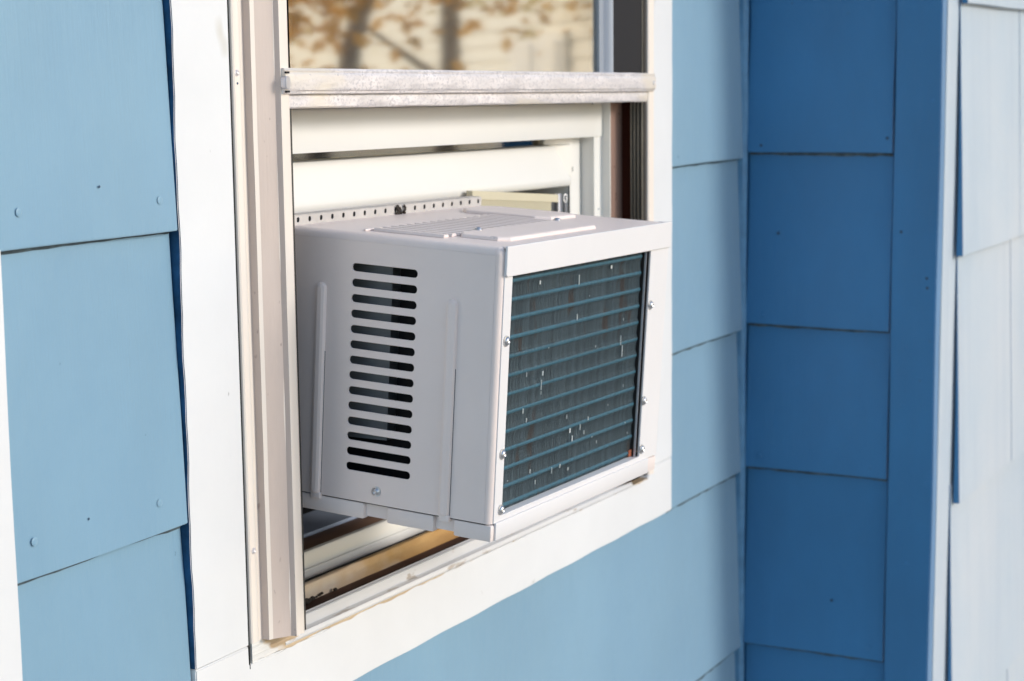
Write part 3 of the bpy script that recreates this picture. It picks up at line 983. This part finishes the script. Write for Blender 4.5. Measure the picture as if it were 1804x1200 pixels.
# rear frame and rim
fr = plate(rect(.0050, w, SB, -.0050), [rect(.0204, .3330, -.2500, -.0262)], .0024, .0006, on_rear(.0002))
frame = AC.part('rear_frame', fr, M['acf'])
AC.part('top_rim', plate([(.0035, -.0250), (.0060, -.0268), (w + .001, -.0268), (w + .001, .0010), (.0035, .0010)], [], .0026, .0008, on_rear(-.0022)), M['acf'], frame)
AC.part('side_flange', bx(w - .0005, w + .0008, -.001, .012, SB, .0, bev=.0003), M['acf'], frame)
AC.part('joint_line', bx(.3735, .3742, -.0012, -.0009, -.2556, -.028), M['dark'], frame) if False else None
hole_l = bx(.0198, .0206, .0, .012, -.25, -.026)
AC.part('opening_edge', hole_l, M['acf'], frame)
AC.part('opening_edge', bx(.0204, .333, .0016, .0120, -.2512, -.2502), M['acf'], frame)
for x, z in ((.0125, -.0859), (.0150, -.1913), (.0170, -.2441)):
    AC.place('screw', SCREW, (x, -.0012, z), frame)
for x, z in ((.3385, -.0857), (.3355, -.1890), (.3370, -.2423)):
    AC.place('screw', SCREW, (x, -.0012, z), frame)

# coil: dark backing, upright fins, cross tubes
YC = .0055
coil = AC.part('coil', bx(.0206, .3288, YC + .010, YC + .022, -.2500, -.0262), M['coilback'])
fins = nb()
NF = 235
for i in range(NF):
    x = .0215 + (.3275 - .0215) * i / (NF - 1)
    jx = jit(.00025)
    nz_ = 52
    prev = None
    for j in range(nz_ + 1):
        z = -.2500 + .2238 * j / nz_
        ph = (-z - .0262) / .01765
        y = YC + .0026 - .0016 * max(0, math.cos(2 * math.pi * (ph - .42))) + jit(.00015)
        x_ = x + jx + jit(.00012)
        e = [fins.verts.new((x_, y, z)), fins.verts.new((x_ + .00078, y + .0002, z)), fins.verts.new((x_ + .0002, YC + .0102, z))]
        if prev:
            fins.faces.new((prev[0], prev[1], e[1], e[0]))
            fins.faces.new((prev[0], e[0], e[2], prev[2]))
        prev = e
AC.part('fins', fins, M['fin'], coil, kind='stuff')
for i in range(13):
    z = -.0262 - .01765 * (i + .42)
    if z < -.249:
        break
    prof = [(YC + .0010 + .0028 * (1 - math.sin(t)), z + .0028 * math.cos(t)) for t in [math.pi * q / 6 for q in range(7)]]
    AC.part('tube', prism('x', prof + [(YC + .0102, z - .0034), (YC + .0102, z + .0034)], .0212, .3280), M['tube'], coil)
AC.part('edge_strip', bx(.3286, .3296, .0022, .0042, -.2500, -.0262), M['bright_alu'], coil)
AC.part('edge_gap', bx(.3292, .3330, .0046, .016, -.2500, -.0262), M['dark'], coil)
gl = nb()
spots = [(.090, -.040, .0022, .004), (.250, -.0385, .0030, .0036), (.175, -.045, .0008, .010), (.175, -.082, .0010, .006), (.288, -.130, .0008, .012),
         (.283, -.118, .0006, .010), (.105, -.129, .0018, .0045), (.103, -.140, .0006, .010), (.172, -.196, .0028, .0050), (.178, -.205, .0016, .006),
         (.195, -.196, .0008, .006), (.213, -.190, .0010, .004), (.205, -.203, .0007, .004), (.153, -.2285, .0014, .004), (.172, -.235, .0014, .003),
         (.067, -.160, .0010, .005), (.075, -.170, .0008, .004), (.088, -.222, .0009, .004), (.1, -.235, .0008, .004), (.135, -.23, .0007, .006)]
for x, z, a, b in spots:
    box(gl, x - a / 2, x + a / 2, YC + .0002, YC + .0012, z - b / 2, z + b / 2, bev=a * .2, seg=1)
for i in range(14):
    x, z = random.uniform(.024, .32), -.25 + .2 * random.random() ** 1.3
    a = random.uniform(.0003, .0007)
    box(gl, x - a / 2, x + a / 2, YC + .0004, YC + .0010, z, z + random.uniform(.001, .005))
AC.part('bent_fins', gl, M['glint'], coil, kind='stuff')
AC.part('rust_patch', bx(.3205, .3289, YC + .0006, YC + .0016, -.2495, -.2420, bev=.0006), M['rust'], coil)

# plastic base
base = nb()
box(base, .010, w - .004, .004, D, BOT + .004, SB - .0004)
segs = [(-.0010, .0385), (.0600, .1110), (.1368, D)]
for a, b in segs:
    box(base, .0002, .0101, a, b, BOT, SB - .0009, bev=.0018)
box(base, .0090, w, -.0010, .0042, BOT, SB - .0009, bev=.0014)
box(base, .0045, .0100, .0386, .0599, BOT + .0030, SB - .0012)
box(base, .0045, .0100, .1111, .1367, BOT + .0026, SB - .0012)
bmesh.ops.recalc_face_normals(base, faces=base.faces)
smooth_by_angle(base, 40)
AC.part('base_pan', base, M['acp'])
AC.part('base_front_lip', bx(.006, w - .025, -.0032, -.0008, BOT + .0005, SB + .0008, bev=.0010), M['acf'])

# perforated bracket across the top at the window plane
hl = [rect(.0108 + i * .0198, .0154 + i * .0198, .0024, .0074, .0018, 3) for i in range(19)]
b = plate(rect(.001, w - .002, -.0004, .0090), hl, .0008, .0001, on_rear(.2300))
br = AC.part('mounting_bracket', b, M['brk'])
AC.part('bracket_back', bx(.001, w - .002, .2310, .2320, .0, .0088), M['dark'], br)
AC.part('bracket_lip', bx(.001, w - .002, .2306, .2420, .0089, .0096), M['brk'], br)
dg2 = nb()
for i in range(14):
    m4 = Matrix.Translation((.200 + jit(.009), .2285 + jit(.001), .004 + jit(.004))) @ Matrix.Rotation(.9, 4, 'Y') @ Matrix.Diagonal((.004, .0014, .0016, 1))
    bmesh.ops.create_icosphere(dg2, subdivisions=1, radius=1, matrix=m4)
AC.part('leaf_debris', dg2, M['gunk'], br)

# accordion side curtain to the right of the machine
acc = Thing('side_curtain', 'beige ribbed accordion filler panel between the air conditioner and right jamb', 'filler panel', W(1.95, .03, -.45))


def slope(x, z):
    return z - .083 * (x - 1.83)


acc.part('top_rail', prism('x', [(.028, 0), (.028, -.0095), (.036, -.0095), (.036, 0)], 1.815, 2.036, n=4,
                           fn=lambda v, i, j: Vector((v.x, v.y, slope(v.x, v.z - .1340)))), M['ribbed'])
n = 26
for i in range(n):
    x = 1.82 + .195 * i / n
    acc.part('pleat', prism('z', [(x, .031), (x + .00375, .0275), (x + .0074, .031), (x + .0074, .033), (x, .033)], -.46, slope(x, -.1436)), M['ribbed'])
acc.part('rod', bx(2.031, 2.040, .027, .034, -.46, -.1500, bev=.001), M['bright_alu'])
eye = nb()
for i in range(16):
    t = 2 * math.pi * i / 16
    m4 = Matrix.Translation((2.0540 + .0042 * math.cos(t), .030, -.1570 + .0050 * math.sin(t))) @ Matrix.Diagonal((.0013, .0013, .0013, 1))
    bmesh.ops.create_icosphere(eye, subdivisions=1, radius=1, matrix=m4)
box(eye, 2.0515, 2.0575, .029, .031, -.46, -.160)
acc.part('ring_bracket', eye, M['screw'])

# ---------------------------------------------------------------- across the yard (seen in the glass)
hx, hy = 18.0, -9.5
hs = Thing('neighbour_house', 'cream clapboard house across the yard, reflected in the window glass', 'house', (hx, hy, 0),
           conv=lambda v: Vector(v))
rotz = math.radians(50)
hs.o.rotation_euler = (0, 0, rotz)
hs.part('body', bx(0.02, 7, -22, 8, 0, 5.0), M['siding'])
for i in range(34):
    hs.part('clapboard', prism('y', [(0.018, .02 + .145 * i), (-.020, .02 + .145 * i), (.0, .17 + .145 * i), (.018, .17 + .145 * i)], -22, 8), M['siding'])
hs.part('roof', prism('y', [(-.4, 4.9), (3.5, 7.2), (7.4, 4.9), (7.4, 5.05), (3.5, 7.4), (-.4, 5.05)], -22.3, 8.3), M['roof'])
for y in (-9.4, 1.6):
    wf = hs.part('window', bx(-.05, .02, y - .55, y + .55, 2.6, 4.0), M['whitepaint'])
    hs.part('pane', bx(-.056, -.051, y - .45, y + .45, 2.7, 3.9), M['darkglass'], wf)
dr = hs.part('door', bx(-.06, .02, 4.1, 6.3, .1, 1.97), M['whitepaint'])
for y in (4.3, 5.3):
    for z in (.3, 1.2):
        hs.part('panel', bx(-.075, -.061, y, y + .8, z, z + .7), M['whitepaint'], dr)


def tree(name, label, x, y, lean, r, hgt, leafmat, crown, cnt, seed, low):
    rnd = random.Random(seed)
    t = Thing(name, label, 'tree', (x, y, 0), conv=lambda v: Vector(v), group=None)
    tr = nb()
    prev = None
    N = 10
    for i in range(N + 1):
        z = hgt * i / N
        cx = lean * z + .06 * math.sin(i * 1.1)
        rr = r * (1.15 - .8 * i / N)
        ringv = [tr.verts.new((cx * .5 + rr * math.cos(a * math.pi / 5), cx + rr * math.sin(a * math.pi / 5), z)) for a in range(10)]
        if prev:
            for a in range(10):
                tr.faces.new((prev[a], prev[(a + 1) % 10], ringv[(a + 1) % 10], ringv[a]))
        prev = ringv
    for q in range(7):
        a = rnd.uniform(0, 6.28)
        z0_ = hgt * rnd.uniform(.35, .9)
        L = rnd.uniform(.8, 1.6)
        c0 = Vector((lean * z0_ * .5, lean * z0_, z0_))
        c1 = c0 + Vector((math.cos(a) * L, math.sin(a) * L, L * .6))
        d = (c1 - c0).normalized()
        s_ = d.orthogonal().normalized()
        u_ = d.cross(s_)
        A = [tr.verts.new(c0 + s_ * .05 * math.cos(k * 2.09) + u_ * .05 * math.sin(k * 2.09)) for k in range(3)]
        B = [tr.verts.new(c1 + s_ * .015 * math.cos(k * 2.09) + u_ * .015 * math.sin(k * 2.09)) for k in range(3)]
        for k in range(3):
            tr.faces.new((A[k], A[(k + 1) % 3], B[(k + 1) % 3], B[k]))
    t.part('trunk', tr, M['bark'])
    cr = nb()
    for q in range(cnt):
        cl = rnd.randrange(14)
        rn2 = random.Random(seed * 100 + cl)
        cc = Vector((rn2.gauss(0, crown * .45), rn2.gauss(0, crown * .45), low + rn2.random() * (hgt + 1.2 - low)))
        p = cc + Vector((rnd.gauss(0, .4), rnd.gauss(0, .4), rnd.gauss(0, .3)))
        if p.z < low - .6:
            continue
        s = rnd.uniform(.03, .065)
        a_ = Vector((rnd.gauss(0, 1), rnd.gauss(0, 1), rnd.gauss(0, 1))).normalized()
        b2_ = a_.orthogonal().normalized()
        cr.faces.new([cr.verts.new(p + a_ * s), cr.verts.new(p + b2_ * s * .6), cr.verts.new(p - a_ * s), cr.verts.new(p - b2_ * s * .6)])
    t.part('crown', cr, leafmat, kind='stuff')
    return t


tree('maple_tree', 'orange leaved maple with a dark leaning trunk, at the left of the glass reflection', 8.72, -4.80, .10, .085, 3.6, M['leaf_o'], 1.5, 4600, 3, 1.95)
tree('birch_tree', 'ochre leaved tree in the middle of the glass reflection', 12.4, -5.95, -.04, .10, 4.2, M['leaf_y'], 1.3, 5000, 5, 2.05)
